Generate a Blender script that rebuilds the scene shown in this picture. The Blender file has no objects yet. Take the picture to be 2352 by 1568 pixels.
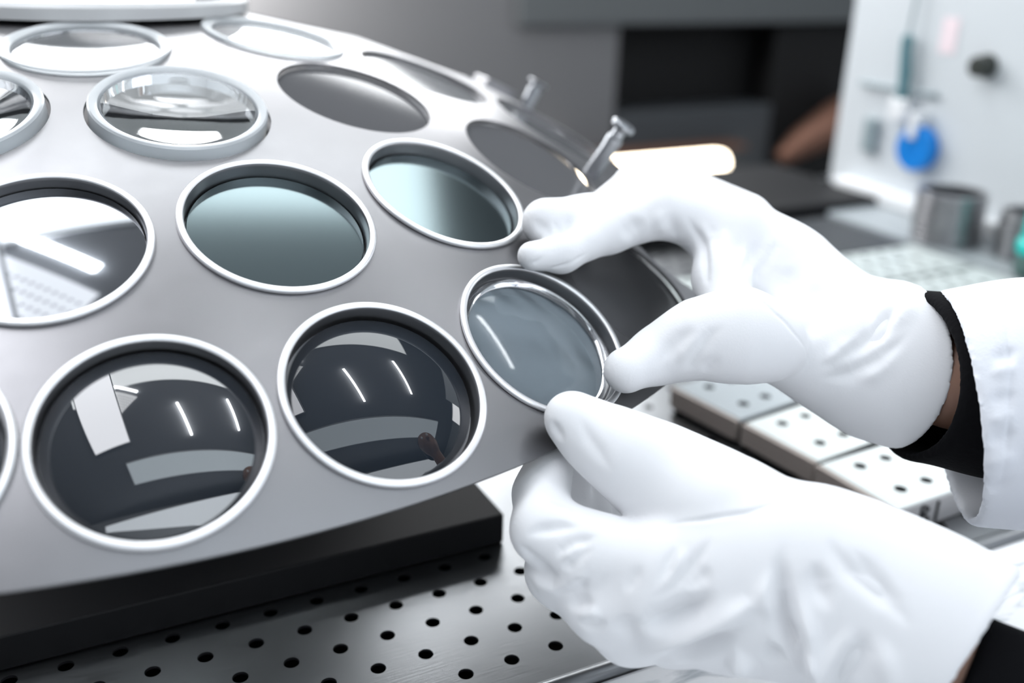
import bpy, bmesh, math, random
import numpy as np
from mathutils import Vector, Matrix, geometry

SC = bpy.context.scene
COL = SC.collection
rng = random.Random(7)

# ------------------------------------------------------------------ camera
cam_data = bpy.data.cameras.new('camera')
cam_data.sensor_width = 36.0
cam_data.lens = 34.592
cam_data.clip_start = 0.02
cam_data.dof.use_dof = True
cam_data.dof.focus_distance = 0.455
cam_data.dof.aperture_fstop = 3.4
cam = bpy.data.objects.new('camera', cam_data)
COL.objects.link(cam)
cam.matrix_world = Matrix(((0.89658443, 0.14612750, -0.41807069, -0.0564991),
                           (-0.44220936, 0.34704120, -0.82705096, -0.7514139),
                           (0.02423287, 0.92639579, 0.37577069, 1.1336936),
                           (0, 0, 0, 1)))
SC.camera = cam

# ------------------------------------------------------------------ view, world, large lights
SC.view_settings.view_transform = 'Standard'
SC.view_settings.look = 'None'
SC.view_settings.gamma = 1.0
SC.view_settings.use_curve_mapping = False
SC.view_settings.exposure = 0.10
SC.cycles.use_denoising = True
SC.cycles.max_bounces = 14
SC.cycles.transmission_bounces = 12
SC.cycles.glossy_bounces = 6
SC.cycles.caustics_refractive = True
SC.cycles.caustics_reflective = False
SC.cycles.sample_clamp_indirect = 6.0

world = bpy.data.worlds.new('world')
SC.world = world
world.use_nodes = True
world.node_tree.nodes['Background'].inputs[0].default_value = (0.75, 0.83, 0.95, 1)
world.node_tree.nodes['Background'].inputs[1].default_value = 0.35


def area(name, loc, target, sx, sy, power, colour=(1, 1, 1)):
    l = bpy.data.lights.new(name, 'AREA')
    l.shape = 'RECTANGLE'
    l.size, l.size_y = sx, sy
    l.energy = power
    l.color = colour
    o = bpy.data.objects.new(name, l)
    COL.objects.link(o)
    o.location = loc
    d = Vector(target) - Vector(loc)
    o.rotation_euler = d.to_track_quat('-Z', 'Y').to_euler()
    return o




def panel_light(name, x, y, z, tx, ty, tz, sx, sy, radiance, colour=(1, 1, 1)):
    return area(name, (x, y, z), (tx, ty, tz), sx, sy, radiance * math.pi * sx * sy, colour)


panel_light('hood_light', 0.15, 1.25, 1.68, 0.15, 0.0, 1.3, 2.3, 0.56, 9.6, (0.97, 0.985, 1.0))
panel_light('ceiling_panel_light', 0.285, 0.80, 2.68, 0.2851, 0.80, 0.0, 2.57, 0.86, 3.7, (0.93, 0.98, 1.0))
panel_light('front_window_light', 0.5, -2.45, 2.2, 0.3, 0.0, 0.9, 4.2, 0.6, 3.0, (0.86, 0.93, 1.0))
panel_light('rear_ceiling_light', 0.9, -1.40, 2.68, 0.9, -1.4001, 0.0, 2.9, 0.5, 1.7, (0.80, 0.92, 1.0))
panel_light('left_strip_light', -0.66, 0.20, 2.66, -0.66, 0.2001, 0.0, 0.56, 1.9, 5.0, (0.93, 0.95, 1.0))
panel_light('glove_fill_light', 2.1, -0.20, 1.80, 0.35, -0.42, 0.95, 1.1, 0.6, 5.8, (0.97, 0.98, 1.0))  # added unseen lamp that brightens the gloves
area('wall_veil_light', (0.18, 1.12, 1.20), (0.32, 1.3, 0.98), 0.35, 0.08, 10.5, (1.0, 0.98, 0.95))  # added lamp on the machine wall, stands in for lens glare

# ------------------------------------------------------------------ materials
def mat(name, col, rough=0.5, metal=0.0, spec=0.5, trans=0.0, ior=1.45, emit=None, estr=0.0, bump=0.0, bscale=40.0,
        stretch=None, vary=0.0, coat=0.0, sheen=0.0, sss=0.0):
    m = bpy.data.materials.new(name)
    m.use_nodes = True
    nt = m.node_tree
    b = nt.nodes['Principled BSDF']
    b.inputs['Base Color'].default_value = (*col, 1)
    b.inputs['Roughness'].default_value = rough
    b.inputs['Metallic'].default_value = metal
    b.inputs['Specular IOR Level'].default_value = spec
    b.inputs['Transmission Weight'].default_value = trans
    b.inputs['IOR'].default_value = ior
    b.inputs['Coat Weight'].default_value = coat
    b.inputs['Sheen Weight'].default_value = sheen
    if sss:
        b.inputs['Subsurface Weight'].default_value = sss
        b.inputs['Subsurface Radius'].default_value = (0.004, 0.003, 0.002)
        b.inputs['Subsurface Scale'].default_value = 1.0
    if emit:
        b.inputs['Emission Color'].default_value = (*emit, 1)
        b.inputs['Emission Strength'].default_value = estr
    if bump or vary:
        tc = nt.nodes.new('ShaderNodeTexCoord')
        mp = nt.nodes.new('ShaderNodeMapping')
        nt.links.new(tc.outputs['Object'], mp.inputs['Vector'])
        if stretch:
            mp.inputs['Scale'].default_value = stretch
        nz = nt.nodes.new('ShaderNodeTexNoise')
        nz.inputs['Scale'].default_value = bscale
        nz.inputs['Detail'].default_value = 5
        nt.links.new(mp.outputs['Vector'], nz.inputs['Vector'])
        if bump:
            bp = nt.nodes.new('ShaderNodeBump')
            bp.inputs['Strength'].default_value = bump
            bp.inputs['Distance'].default_value = 0.0006
            nt.links.new(nz.outputs['Fac'], bp.inputs['Height'])
            nt.links.new(bp.outputs['Normal'], b.inputs['Normal'])
        if vary:
            rp = nt.nodes.new('ShaderNodeMapRange')
            rp.inputs['To Min'].default_value = max(0.02, rough - vary)
            rp.inputs['To Max'].default_value = min(1, rough + vary)
            nt.links.new(nz.outputs['Fac'], rp.inputs['Value'])
            nt.links.new(rp.outputs['Result'], b.inputs['Roughness'])
    return m


M = {}
M['dome'] = mat('satin_aluminium', (0.27, 0.266, 0.275), 0.36, 1.0, bump=0.05, bscale=90, vary=0.05)
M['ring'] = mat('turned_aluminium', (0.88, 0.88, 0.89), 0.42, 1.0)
M['ring_wall'] = mat('ring_inner_shade', (0.30, 0.30, 0.31), 0.38, 1.0)  # darker copy of the ring metal, puts the inner shade into colour
M['hub'] = mat('hub_metal', (0.66, 0.66, 0.66), 0.5, 0.2)
M['pin'] = mat('pin_steel', (0.36, 0.37, 0.39), 0.3, 1.0)
M['glass'] = mat('clear_glass', (0.97, 0.985, 1.0), 0.0, 0.0, trans=1.0, ior=1.5)
M['plastic'] = mat('clear_plastic', (0.93, 0.97, 1.0), 0.02, 0.0, trans=1.0, ior=1.42)
M['coated'] = mat('coated_dark_glass', (0.010, 0.014, 0.020), 0.0, spec=0.5, ior=2.1)
M['coated_low'] = mat('coated_dark_glass_faint', (0.012, 0.017, 0.024), 0.0, spec=0.5, ior=1.68)
M['tinted'] = mat('tinted_glass', (0.20, 0.24, 0.27), 0.0, trans=0.6, ior=1.5, spec=0.12)
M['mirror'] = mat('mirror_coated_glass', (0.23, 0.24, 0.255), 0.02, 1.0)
M['filter'] = mat('dark_filter_glass', (0.10, 0.10, 0.105), 0.05, 0.0, spec=0.25, ior=1.5)  # grey base stands in for haze and reflection over the discs
M['filter_teal'] = mat('teal_filter_glass', (0.19, 0.238, 0.248), 0.115, 1.0)
M['dish_edge'] = mat('ground_glass_edge', (0.95, 0.98, 1.0), 0.3, 0.0, trans=0.55, ior=1.4)
M['black'] = mat('black_paint', (0.006, 0.006, 0.007), 0.6, spec=0.3)
M['dark_plate'] = mat('black_anodised', (0.008, 0.008, 0.009), 0.55, spec=0.25)
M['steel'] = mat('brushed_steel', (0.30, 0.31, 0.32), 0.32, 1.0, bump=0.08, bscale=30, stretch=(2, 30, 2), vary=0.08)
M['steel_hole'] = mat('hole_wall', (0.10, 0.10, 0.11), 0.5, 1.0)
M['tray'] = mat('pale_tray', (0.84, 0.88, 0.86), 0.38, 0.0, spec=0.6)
M['tray_dim'] = mat('pale_tray_shaded', (0.46, 0.50, 0.49), 0.45)  # pale tray darkened in colour, stands in for weaker light far back
M['tray_side'] = mat('tray_side_steel', (0.50, 0.43, 0.39), 0.45, 0.2)
M['counter'] = mat('white_counter', (0.80, 0.83, 0.85), 0.3)
M['panel'] = mat('white_panel', (0.63, 0.66, 0.68), 0.45)
M['shelf_top'] = mat('shelf_top_grey', (0.34, 0.37, 0.385), 0.35)
M['shelf'] = mat('shelf_grey', (0.50, 0.54, 0.56), 0.3)
M['blue'] = mat('blue_plastic', (0.0, 0.21, 0.66), 0.45)
M['teal'] = mat('teal_plastic', (0.0, 0.45, 0.40), 0.35)
M['teal_handle'] = mat('grey_teal_handle', (0.10, 0.22, 0.25), 0.5)
M['bottle_base'] = mat('grey_green_plastic', (0.06, 0.12, 0.11), 0.4)
M['stack'] = mat('worn_steel', (0.34, 0.34, 0.35), 0.3, 1.0)
M['white'] = mat('white_plastic', (0.84, 0.85, 0.86), 0.4)
M['pink'] = mat('pink_paper', (0.86, 0.72, 0.75), 0.6)
M['knob'] = mat('dark_knob', (0.03, 0.035, 0.03), 0.4)
M['greyp'] = mat('grey_plastic', (0.28, 0.34, 0.36), 0.5)
M['ink'] = mat('black_ink', (0.012, 0.012, 0.014), 0.6)
M['tape'] = mat('label_tape', (0.55, 0.54, 0.54), 0.5)
M['mach'] = mat('machine_grey', (0.115, 0.115, 0.12), 0.5)
M['mach2'] = mat('machine_blue_grey', (0.034, 0.038, 0.043), 0.5)
M['mach3'] = mat('machine_light_grey', (0.075, 0.082, 0.086), 0.5)
M['void'] = mat('chamber_black', (0.004, 0.004, 0.0045), 0.6, spec=0.3)
M['copper'] = mat('copper_sheet', (0.17, 0.09, 0.065), 0.6, 0.8)
M['lamp'] = mat('lamp_glow', (1, 0.9, 0.75), 0.4, emit=(1.0, 0.86, 0.66), estr=11)
M['tube'] = mat('tube_glow', (1, 1, 1), 0.4, emit=(0.95, 0.98, 1.0), estr=22)
M['ceil'] = mat('ceiling_grey', (0.36, 0.37, 0.39), 0.7)
M['tile'] = mat('tile_added_glow', (0.8, 0.8, 0.8), 0.5, emit=(0.95, 0.97, 1.0), estr=2.8)  # perforated ceiling tile with added glow, to reflect brightly in the lens
M['wall'] = mat('wall_paint', (0.68, 0.70, 0.72), 0.7)
M['floor'] = mat('floor_vinyl', (0.35, 0.36, 0.37), 0.5)
M['glove'] = mat('white_glove_cloth', (0.885, 0.888, 0.905), 0.8, spec=0.25, bump=0.12, bscale=900, sheen=0.15)
M['skin'] = mat('skin', (0.30, 0.165, 0.115), 0.5, sss=0.15)
M['knit'] = mat('black_knit', (0.004, 0.004, 0.005), 0.9, spec=0.1, bump=0.5, bscale=500)
M['coat'] = mat('lab_coat_cotton', (0.80, 0.82, 0.87), 0.85, spec=0.2, bump=0.25, bscale=700)


# ------------------------------------------------------------------ helpers
def link(name, me, m=None, parent=None, smooth=None, matrix=None):
    o = bpy.data.objects.new(name, me)
    COL.objects.link(o)
    if m is not None and not me.materials:
        for k in (m if isinstance(m, (list, tuple)) else [m]):
            me.materials.append(M[k])
    if smooth is not None:
        me.polygons.foreach_set('use_smooth', [True] * len(me.polygons))
        if smooth < 180:
            me.set_sharp_from_angle(angle=math.radians(smooth))
    if parent is not None:
        o.parent = parent
    if matrix is not None:
        o.matrix_world = matrix
    return o


def tag(o, label=None, cat=None, group=None, kind=None):
    if label: o['label'] = label
    if cat: o['category'] = cat
    if group: o['group'] = group
    if kind: o['kind'] = kind
    return o


def empty(name, label, cat, matrix=None, group=None):
    o = bpy.data.objects.new(name, None)
    COL.objects.link(o)
    o.empty_display_size = 0.02
    if matrix is not None:
        o.matrix_world = matrix
    return tag(o, label, cat, group)


def copy_tree(o, parent=None):
    c = o.copy()
    COL.objects.link(c)
    if parent is not None:
        c.parent = parent
    for ch in [q for q in SC.objects if q.parent == o]:
        copy_tree(ch, c)
    return c


def pydata(name, verts, faces):
    me = bpy.data.meshes.new(name)
    me.from_pydata([tuple(v) for v in verts], [], faces)
    me.update()
    return me


def lathe(name, prof, seg=96, closed=False):
    """Revolve a list of (r, z) about local z.  r = 0 ends are capped with a pole."""
    vs, fs, rows = [], [], []
    for r, z in prof:
        if r < 1e-7:
            rows.append([len(vs)])
            vs.append((0, 0, z))
        else:
            rows.append(list(range(len(vs), len(vs) + seg)))
            vs += [(r * math.cos(2 * math.pi * i / seg), r * math.sin(2 * math.pi * i / seg), z) for i in range(seg)]
    pairs = list(zip(rows, rows[1:])) + ([(rows[-1], rows[0])] if closed else [])
    for a, b in pairs:
        for i in range(seg):
            j = (i + 1) % seg
            if len(a) == 1 and len(b) == 1:
                continue
            if len(a) == 1:
                fs.append((a[0], b[i], b[j]))
            elif len(b) == 1:
                fs.append((a[j], a[i], b[0]))
            else:
                fs.append((a[j], a[i], b[i], b[j]))
    me = pydata(name, vs, fs)
    bm = bmesh.new(); bm.from_mesh(me)
    bmesh.ops.recalc_face_normals(bm, faces=bm.faces)
    bm.to_mesh(me); bm.free()
    return me


def box(name, x0, x1, y0, y1, z0, z1, bevel=0.0, seg=2):
    bm = bmesh.new()
    bmesh.ops.create_cube(bm, size=1)
    for v in bm.verts:
        v.co = Vector(((x0 + x1) / 2 + v.co.x * (x1 - x0), (y0 + y1) / 2 + v.co.y * (y1 - y0), (z0 + z1) / 2 + v.co.z * (z1 - z0)))
    if bevel:
        bmesh.ops.bevel(bm, geom=bm.edges[:], offset=bevel, segments=seg, affect='EDGES', profile=0.5)
    me = bpy.data.meshes.new(name)
    bm.to_mesh(me); bm.free()
    return me


def tube_mesh(name, pts, rad, seg=16, caps=True):
    """Tube along pts (Vectors) with radius rad (number or list), one closed mesh."""
    pts = [Vector(p) for p in pts]
    n = len(pts)
    rad = [rad] * n if isinstance(rad, (int, float)) else rad
    vs, fs = [], []
    ref = None
    for i, p in enumerate(pts):
        t = (pts[min(i + 1, n - 1)] - pts[max(i - 1, 0)]).normalized()
        if ref is None:
            ref = t.orthogonal().normalized()
        ref = (ref - t * ref.dot(t)).normalized()
        bi = t.cross(ref)
        for k in range(seg):
            a = 2 * math.pi * k / seg
            vs.append(p + (ref * math.cos(a) + bi * math.sin(a)) * rad[i])
    for i in range(n - 1):
        for k in range(seg):
            l = (k + 1) % seg
            fs.append((i * seg + k, i * seg + l, (i + 1) * seg + l, (i + 1) * seg + k))
    if caps:
        fs.append(tuple(range(seg))[::-1])
        fs.append(tuple((n - 1) * seg + k for k in range(seg)))
    return pydata(name, vs, fs)


def flat_plate(name, x0, x1, y0, y1, zt, thick, holes, hr, nseg=20, mats=('steel', 'steel_hole')):
    """One connected plate with real round holes; holes is a list of (x, y)."""
    pts, edges = [], []
    bx = [(x0, y0), (x1, y0), (x1, y1), (x0, y1)]
    pts += bx
    edges += [(0, 1), (1, 2), (2, 3), (3, 0)]
    loops = []
    for hx, hy in holes:
        s = len(pts)
        pts += [(hx + hr * math.cos(2 * math.pi * k / nseg), hy + hr * math.sin(2 * math.pi * k / nseg)) for k in range(nseg)]
        loops.append(list(range(s, s + nseg)))
        edges += [(s + k, s + (k + 1) % nseg) for k in range(nseg)]
    v, e, f, ov, oe, of = geometry.delaunay_2d_cdt([Vector(p) for p in pts], edges, [], 1, 1e-7)
    back = {}
    for i, src in enumerate(ov):
        for q in src:
            back[q] = i
    hs = set()
    owner = {}
    for li, lp in enumerate(loops):
        for q in lp:
            owner[back[q]] = li
    tris = []
    for t in f:
        o = [owner.get(q, -1) for q in t]
        if o[0] >= 0 and all(q == o[0] for q in o):
            continue
        tris.append(tuple(t))
    n = len(v)
    vs = [(p.x, p.y, zt) for p in v] + [(p.x, p.y, zt - thick) for p in v]
    fs = [t for t in tris] + [tuple(q + n for q in t[::-1]) for t in tris]
    mi = [0] * len(fs)
    for lp in [[0, 1, 2, 3]] + loops:
        L = [back[q] for q in lp]
        for k in range(len(L)):
            a, b = L[k], L[(k + 1) % len(L)]
            fs.append((a, b, b + n, a + n))
            mi.append(0 if lp == [0, 1, 2, 3] else 1)
    me = pydata(name, vs, fs)
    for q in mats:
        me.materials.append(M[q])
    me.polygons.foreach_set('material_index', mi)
    bm = bmesh.new(); bm.from_mesh(me)
    bmesh.ops.recalc_face_normals(bm, faces=bm.faces)
    bm.to_mesh(me); bm.free()
    return me


# ------------------------------------------------------------------ setting
def struct(name, me, m, **k):
    return tag(link(name, me, m, **k), kind='structure')


struct('floor', box('floor', -2.6, 3.2, -2.6, 2.6, -0.05, 0.0), 'floor')
struct('ceiling', box('ceiling', -2.6, 3.2, -2.6, 2.6, 2.7, 2.75), 'ceil')
struct('wall_back', box('wall_back', -2.6, 3.2, 2.55, 2.6, 0, 2.7), 'wall')
struct('wall_front', box('wall_front', -2.6, 3.2, -2.6, -2.55, 0, 2.7), 'wall')
struct('wall_left', box('wall_left', -2.6, -2.55, -2.55, 2.55, 0, 2.7), 'wall')
struct('wall_right', box('wall_right', 3.15, 3.2, -2.55, 2.55, 0, 2.7), 'wall')

for q0, q1 in (((0.36, -0.18), (0.52, -0.82)), ((1.18, 0.05), (1.44, -0.62))):
    a_ = Vector((q0[0], q0[1], 2.655)); b_ = Vector((q1[0], q1[1], 2.655))
    struct('trim_tube', tube_mesh('trim_tube', [a_, b_], 0.018, 16), 'tube', smooth=60)
_h = [(-0.03 - 0.03 * i, -0.30 + 0.045 * j) for i in range(16) for j in range(7)]
struct('ceiling_tile', flat_plate('ceiling_tile', -0.52, 0.0, -0.36, 0.035, 0.004, 0.004, _h, 0.007, 8, mats=('tile', 'black')), None,
       matrix=Matrix.Translation((-0.14, 0.02, 2.685)) @ Matrix.Rotation(math.radians(-47), 4, 'Z'))
struct('trim_strip', tube_mesh('trim_strip', [(-0.36, 0.44, 2.69), (-0.10, 0.16, 2.69)], 0.022, 12), 'tube', smooth=60)  # white ceiling beam given a tube's glow to brighten its reflection

# thin white box added behind every light panel as its housing
for i_, o_ in enumerate([q for q in SC.objects if q.type == 'LIGHT']):
    sx_, sy_ = o_.data.size / 2 + 0.015, o_.data.size_y / 2 + 0.015
    bpy.context.view_layer.update()
    struct('trim_%d' % (i_ + 1), box('trim', -sx_, sx_, -sy_, sy_, 0.002, 0.022), 'white', matrix=o_.matrix_world.copy())

# ------------------------------------------------------------------ bench with perforated steel top
TZ = 0.80
EDGE = -0.423
A = 0.0251
bench = empty('work_bench', 'perforated brushed steel bench top under the lens dome', 'workbench', Matrix.Translation((0.1, 0, 0)))
holes = []
rows = []
yy = -0.3328 - 3 * A * 0.866
k = -3
while yy < 0.36:
    if yy > EDGE + 0.012:
        rows.append((k, yy))
    k += 1
    yy += A * 0.866
for k, yy in rows:
    x = -0.011 + (A / 2 if k % 2 else 0) - A * 12
    while x < 0.985:
        if x > -0.27 and not (yy > -0.29 and -0.27 < x < 0.15):
            holes.append((x, yy))
        x += A
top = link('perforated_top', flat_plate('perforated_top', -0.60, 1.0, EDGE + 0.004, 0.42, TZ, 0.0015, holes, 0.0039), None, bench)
link('plenum', box('plenum', -0.60, 1.0, EDGE + 0.004, 0.42, TZ - 0.05, TZ - 0.03), 'black', bench)
link('edge_trim', tube_mesh('edge_trim', [(-0.60, EDGE, TZ - 0.003), (1.02, EDGE, TZ - 0.003)], 0.0055, 20), 'steel', bench, smooth=40)
link('cabinet', box('cabinet', -0.60, 1.0, EDGE + 0.02, 0.42, 0.0, TZ - 0.05), 'dark_plate', bench)

cm = bpy.data.materials.new('scratched_white_laminate')
cm.use_nodes = True
_nt = cm.node_tree
_b = _nt.nodes['Principled BSDF']
_b.inputs['Roughness'].default_value = 0.3
_tc = _nt.nodes.new('ShaderNodeTexCoord')
_mp = _nt.nodes.new('ShaderNodeMapping'); _mp.inputs['Scale'].default_value = (3, 9, 3); _mp.inputs['Rotation'].default_value = (0, 0, 0.5)
_nz = _nt.nodes.new('ShaderNodeTexNoise'); _nz.inputs['Scale'].default_value = 9; _nz.inputs['Detail'].default_value = 8; _nz.inputs['Distortion'].default_value = 1.2
_cr = _nt.nodes.new('ShaderNodeValToRGB')
_cr.color_ramp.elements[0].position = 0.28; _cr.color_ramp.elements[0].color = (0.42, 0.46, 0.49, 1)
_cr.color_ramp.elements[1].position = 0.50; _cr.color_ramp.elements[1].color = (0.90, 0.91, 0.93, 1)
for a_, b_ in ((_tc.outputs['Object'], _mp.inputs['Vector']), (_mp.outputs['Vector'], _nz.inputs['Vector']), (_nz.outputs['Fac'], _cr.inputs['Fac']), (_cr.outputs['Color'], _b.inputs['Base Color'])):
    _nt.links.new(a_, b_)
M['laminate'] = cm
tag(link('counter_slab', box('counter_slab', -0.60, 1.4, -0.62, EDGE - 0.0055, 0.0, TZ - 0.001, 0.003), 'laminate'),
    'white laminate counter with grey scratches in front of the steel bench', 'counter')

# ------------------------------------------------------------------ dome
U = 0.045
RS = 14.8798 * U
RD = math.sqrt(RS * RS + U * U)
APEX = 1.088
DC = Vector((0, 0, APEX - RS))
RIM = math.radians(40.78)
RING_AL = [12.1215, 19.7157, 27.8724, 36.4387]
PH = {'K': .3, 'L': 13.8, 'G': 12.5, 'F': -5.8, 'H': 30.8, 'M': 27.3, 'N': 40.4, 'I': 49.5, 'J': 68.7, 'D': 36.7, 'E': 63.3,
      'C': 8.8, 'A': -2.3, 'B': 48.0, 'P': -17.9, 'Q': -12.9}
RING_OF = {'A': 0, 'B': 0, 'P': 1, 'C': 1, 'D': 1, 'E': 1, 'F': 2, 'G': 2, 'H': 2, 'I': 2, 'J': 2, 'K': 3, 'L': 3, 'M': 3, 'N': 3, 'Q': 3}
TURN = -4.3


def seat(al, phi):
    """Matrix at a hole: origin in the hole's rim plane, local z = outward normal, local x along the azimuth."""
    a, p = math.radians(al), math.radians(phi + TURN)
    n = Vector((math.sin(a) * math.sin(p), -math.sin(a) * math.cos(p), math.cos(a)))
    tx = Vector((math.cos(p), math.sin(p), 0))
    ty = n.cross(tx)
    o = DC + n * RS
    return Matrix(((tx.x, ty.x, n.x, o.x), (tx.y, ty.y, n.y, o.y), (tx.z, ty.z, n.z, o.z), (0, 0, 0, 1)))


SEAT = {k: seat(RING_AL[RING_OF[k]], PH[k]) for k in PH}
RINGED = set('KLGFHMQ')
hole_list = [(SEAT[k], (0.0438 if k in RINGED else 0.045)) for k in PH]
for r, (n_all, lo, hi) in enumerate(((7, -2.3, 48.0), (13, -17.9, 63.3), (19, -5.8, 68.7), (27, -12.9, 40.4))):
    have = sum(1 for k in RING_OF if RING_OF[k] == r)
    gap = 360 - (hi - lo)
    m_ = n_all - have + 1
    for i in range(1, m_):
        if r == 0 and i == m_ - 1:
            continue                      # solid metal here: the corner bracket stands on it
        hole_list.append((seat(RING_AL[r], hi + gap * i / m_), 0.0435))

# triangulate the cap in the stereographic plane, where circles stay circles
NS = 72


def stereo(v):          # unit vector -> plane (from the nadir)
    return Vector((v.x / (1 + v.z), v.y / (1 + v.z)))


def unstereo(p):
    d = 1 + p.x * p.x + p.y * p.y
    return Vector((2 * p.x / d, 2 * p.y / d, (2 - d) / d))


pts, edges, loops = [], [], []
NR = 240
for i in range(NR):
    a = 2 * math.pi * i / NR
    pts.append(stereo(Vector((math.sin(RIM) * math.cos(a), math.sin(RIM) * math.sin(a), math.cos(RIM)))))
edges += [(i, (i + 1) % NR) for i in range(NR)]
rim_loop = list(range(NR))
cones = []
for mtx, r in hole_list:
    s = len(pts)
    n = Vector((mtx[0][2], mtx[1][2], mtx[2][2]))
    cones.append((n, math.cos(math.asin(r / RD) * 1.04)))
    for k in range(NS):
        a = 2 * math.pi * k / NS
        p = mtx @ Vector((r * math.cos(a), r * math.sin(a), 0)) - DC
        pts.append(stereo(p.normalized()))
    loops.append(list(range(s, s + NS)))
    edges += [(s + k, s + (k + 1) % NS) for k in range(NS)]
g = 0.012
jr = math.tan(RIM / 2)
i = -int(jr / g) - 1
while i * g < jr:
    j = -int(jr / g) - 1
    while j * g < jr:
        p = Vector(((i + 0.5 * (j % 2)) * g, j * g))
        if p.length < jr - 0.006:
            u = unstereo(p)
            if not any(u.dot(n) > c for n, c in cones):
                pts.append(p)
        j += 1
    i += 1
v2, e2, f2, ov, oe, of = geometry.delaunay_2d_cdt(pts, edges, [], 1, 1e-9)
back = {}
for i, src in enumerate(ov):
    for q in src:
        back[q] = i
owner = {}
for li, lp in enumerate(loops):
    for q in lp:
        owner[back[q]] = li
tris = []
for t in f2:
    o = [owner.get(q, -1) for q in t]
    if o[0] >= 0 and all(q == o[0] for q in o):
        continue
    tris.append(tuple(t))
nv = len(v2)
TH = 0.0022
un = [unstereo(p) for p in v2]
vs = [DC + u * RD for u in un] + [DC + u * (RD - TH) for u in un]
fs = [t for t in tris] + [tuple(q + nv for q in t[::-1]) for t in tris]
nflat = 0
for lp in [rim_loop] + loops:
    L = [back[q] for q in lp]
    for k in range(len(L)):
        a, b = L[k], L[(k + 1) % len(L)]
        fs.append((a, b, b + nv, a + nv))
        nflat += 1
shell_me = pydata('shell', vs, fs)
bm = bmesh.new(); bm.from_mesh(shell_me)
bmesh.ops.recalc_face_normals(bm, faces=bm.faces)
bm.to_mesh(shell_me); bm.free()
shell_me.materials.append(M['dome'])
shell_me.polygons.foreach_set('use_smooth', [True] * len(shell_me.polygons))
shell_me.set_sharp_from_angle(angle=math.radians(40))
dome = empty('coating_dome', 'large domed aluminium lens carrier with rings of round openings standing on a black plate', 'lens carrier', Matrix.Translation((0, 0, TZ + 0.02)))
link('shell', shell_me, None, dome, matrix=Matrix.Identity(4))
hub = link('hub', lathe('hub', [(0, -0.003), (0.1018, -0.003), (0.1018, 0.004), (0.1, 0.006), (0.097, 0.0055), (0.095, 0.003), (0, 0.003)], 96), 'hub', dome, smooth=35,
           matrix=Matrix.Translation((0, 0, APEX)))
link('hub_cap', lathe('hub_cap', [(0, 0.0032), (0.094, 0.0062), (0.0955, 0.0085), (0.093, 0.0095), (0.0, 0.0095)], 96), 'glass', hub, smooth=35,
     matrix=Matrix.Translation((0, 0, APEX + 0.0005)))


def on_dome(x, y, lift=0.0):
    z = DC.z + math.sqrt(RD * RD - x * x - y * y)
    p = Vector((x, y, z))
    n = (p - DC).normalized()
    return p + n * lift, n


def pin(x, y, h):
    p, n = on_dome(x, y, -0.001)
    q = n.to_track_quat('Z', 'Y').to_matrix().to_4x4()
    q.translation = p
    me = lathe('locking_pin', [(0, 0), (0.0052, 0), (0.0052, h * .60), (0.0056, h * .61), (0.0056, h * .72), (0.0042, h * .74), (0.0042, h * .86),
                               (0.0078, h * .90), (0.0082, h * .93), (0.0082, h * .97), (0.0070, h), (0, h)], 28)
    return link('locking_pin', me, 'pin', dome, smooth=35, matrix=q)


pin(0.2735, -0.2065, 0.040)
pin(0.300, -0.060, 0.022)
# thin clip plate that stands at the far shoulder of the dome
p, n = on_dome(0.286, -0.030)
q = n.to_track_quat('Z', 'Y').to_matrix().to_4x4(); q.translation = p
link('clip_plate', box('clip_plate', -0.016, 0.016, -0.014, 0.014, -0.002, 0.006, 0.0012), 'dome', dome, matrix=q)
# inner support drum under the shell
link('support_drum', lathe('support_drum', [(0.17, 0.0), (0.18, 0.0), (0.18, 0.16), (0.17, 0.16)], 64, True), 'dark_plate', dome, smooth=35,
     matrix=Matrix.Translation((0, 0, TZ + 0.02)))
tag(link('base_plate', box('base_plate', -0.6, 0.168, -0.303, 0.40, TZ + 0.0005, TZ + 0.02, 0.001), 'dark_plate'),
    'thick black plate lying on the steel bench under the lens dome', 'plate')
p, n = on_dome(-0.108, -0.080)
q = n.to_track_quat('Z', 'Y').to_matrix().to_4x4(); q.translation = p
link('corner_bracket', box('corner_bracket', -0.03, 0.012, -0.012, 0.012, -0.001, 0.006, 0.001), 'dome', dome, matrix=q)

# ------------------------------------------------------------------ rings and lenses
ring_me = lathe('lens_ring', [(0.0449, 0.0002), (0.0453, 0.0008), (0.0453, 0.0017), (0.0448, 0.0023), (0.0438, 0.0025), (0.0425, 0.0024), (0.0420, 0.0019), (0.0416, 0.0004),
                              (0.0413, -0.0085), (0.0375, -0.0088), (0.0375, -0.0100), (0.0426, -0.0100), (0.0428, 0.0002)], 128, True)
ring_me.materials.append(M['ring'])
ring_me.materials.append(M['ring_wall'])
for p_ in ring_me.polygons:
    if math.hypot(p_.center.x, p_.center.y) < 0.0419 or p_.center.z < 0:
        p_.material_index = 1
RINGS = {
    'K': 'bright metal ring round the big mirror-like convex lens with a white blaze',
    'L': 'bright metal ring round the convex lens showing one short light streak',
    'M': 'bright metal ring pinched between the gloved hands',
    'G': 'bright metal ring round the flat dark lens with a pale teal band',
    'H': 'bright metal ring round the flat dark lens with a teal patch',
    'F': 'bright metal ring round the clear lens cut by the left picture edge',
    'Q': 'sliver of bright metal ring at the left edge beside the mirror-like lens',
}
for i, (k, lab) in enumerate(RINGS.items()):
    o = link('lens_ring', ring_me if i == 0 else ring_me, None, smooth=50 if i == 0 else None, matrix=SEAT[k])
    tag(o, lab, 'ring', 'metal lens rings')


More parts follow.
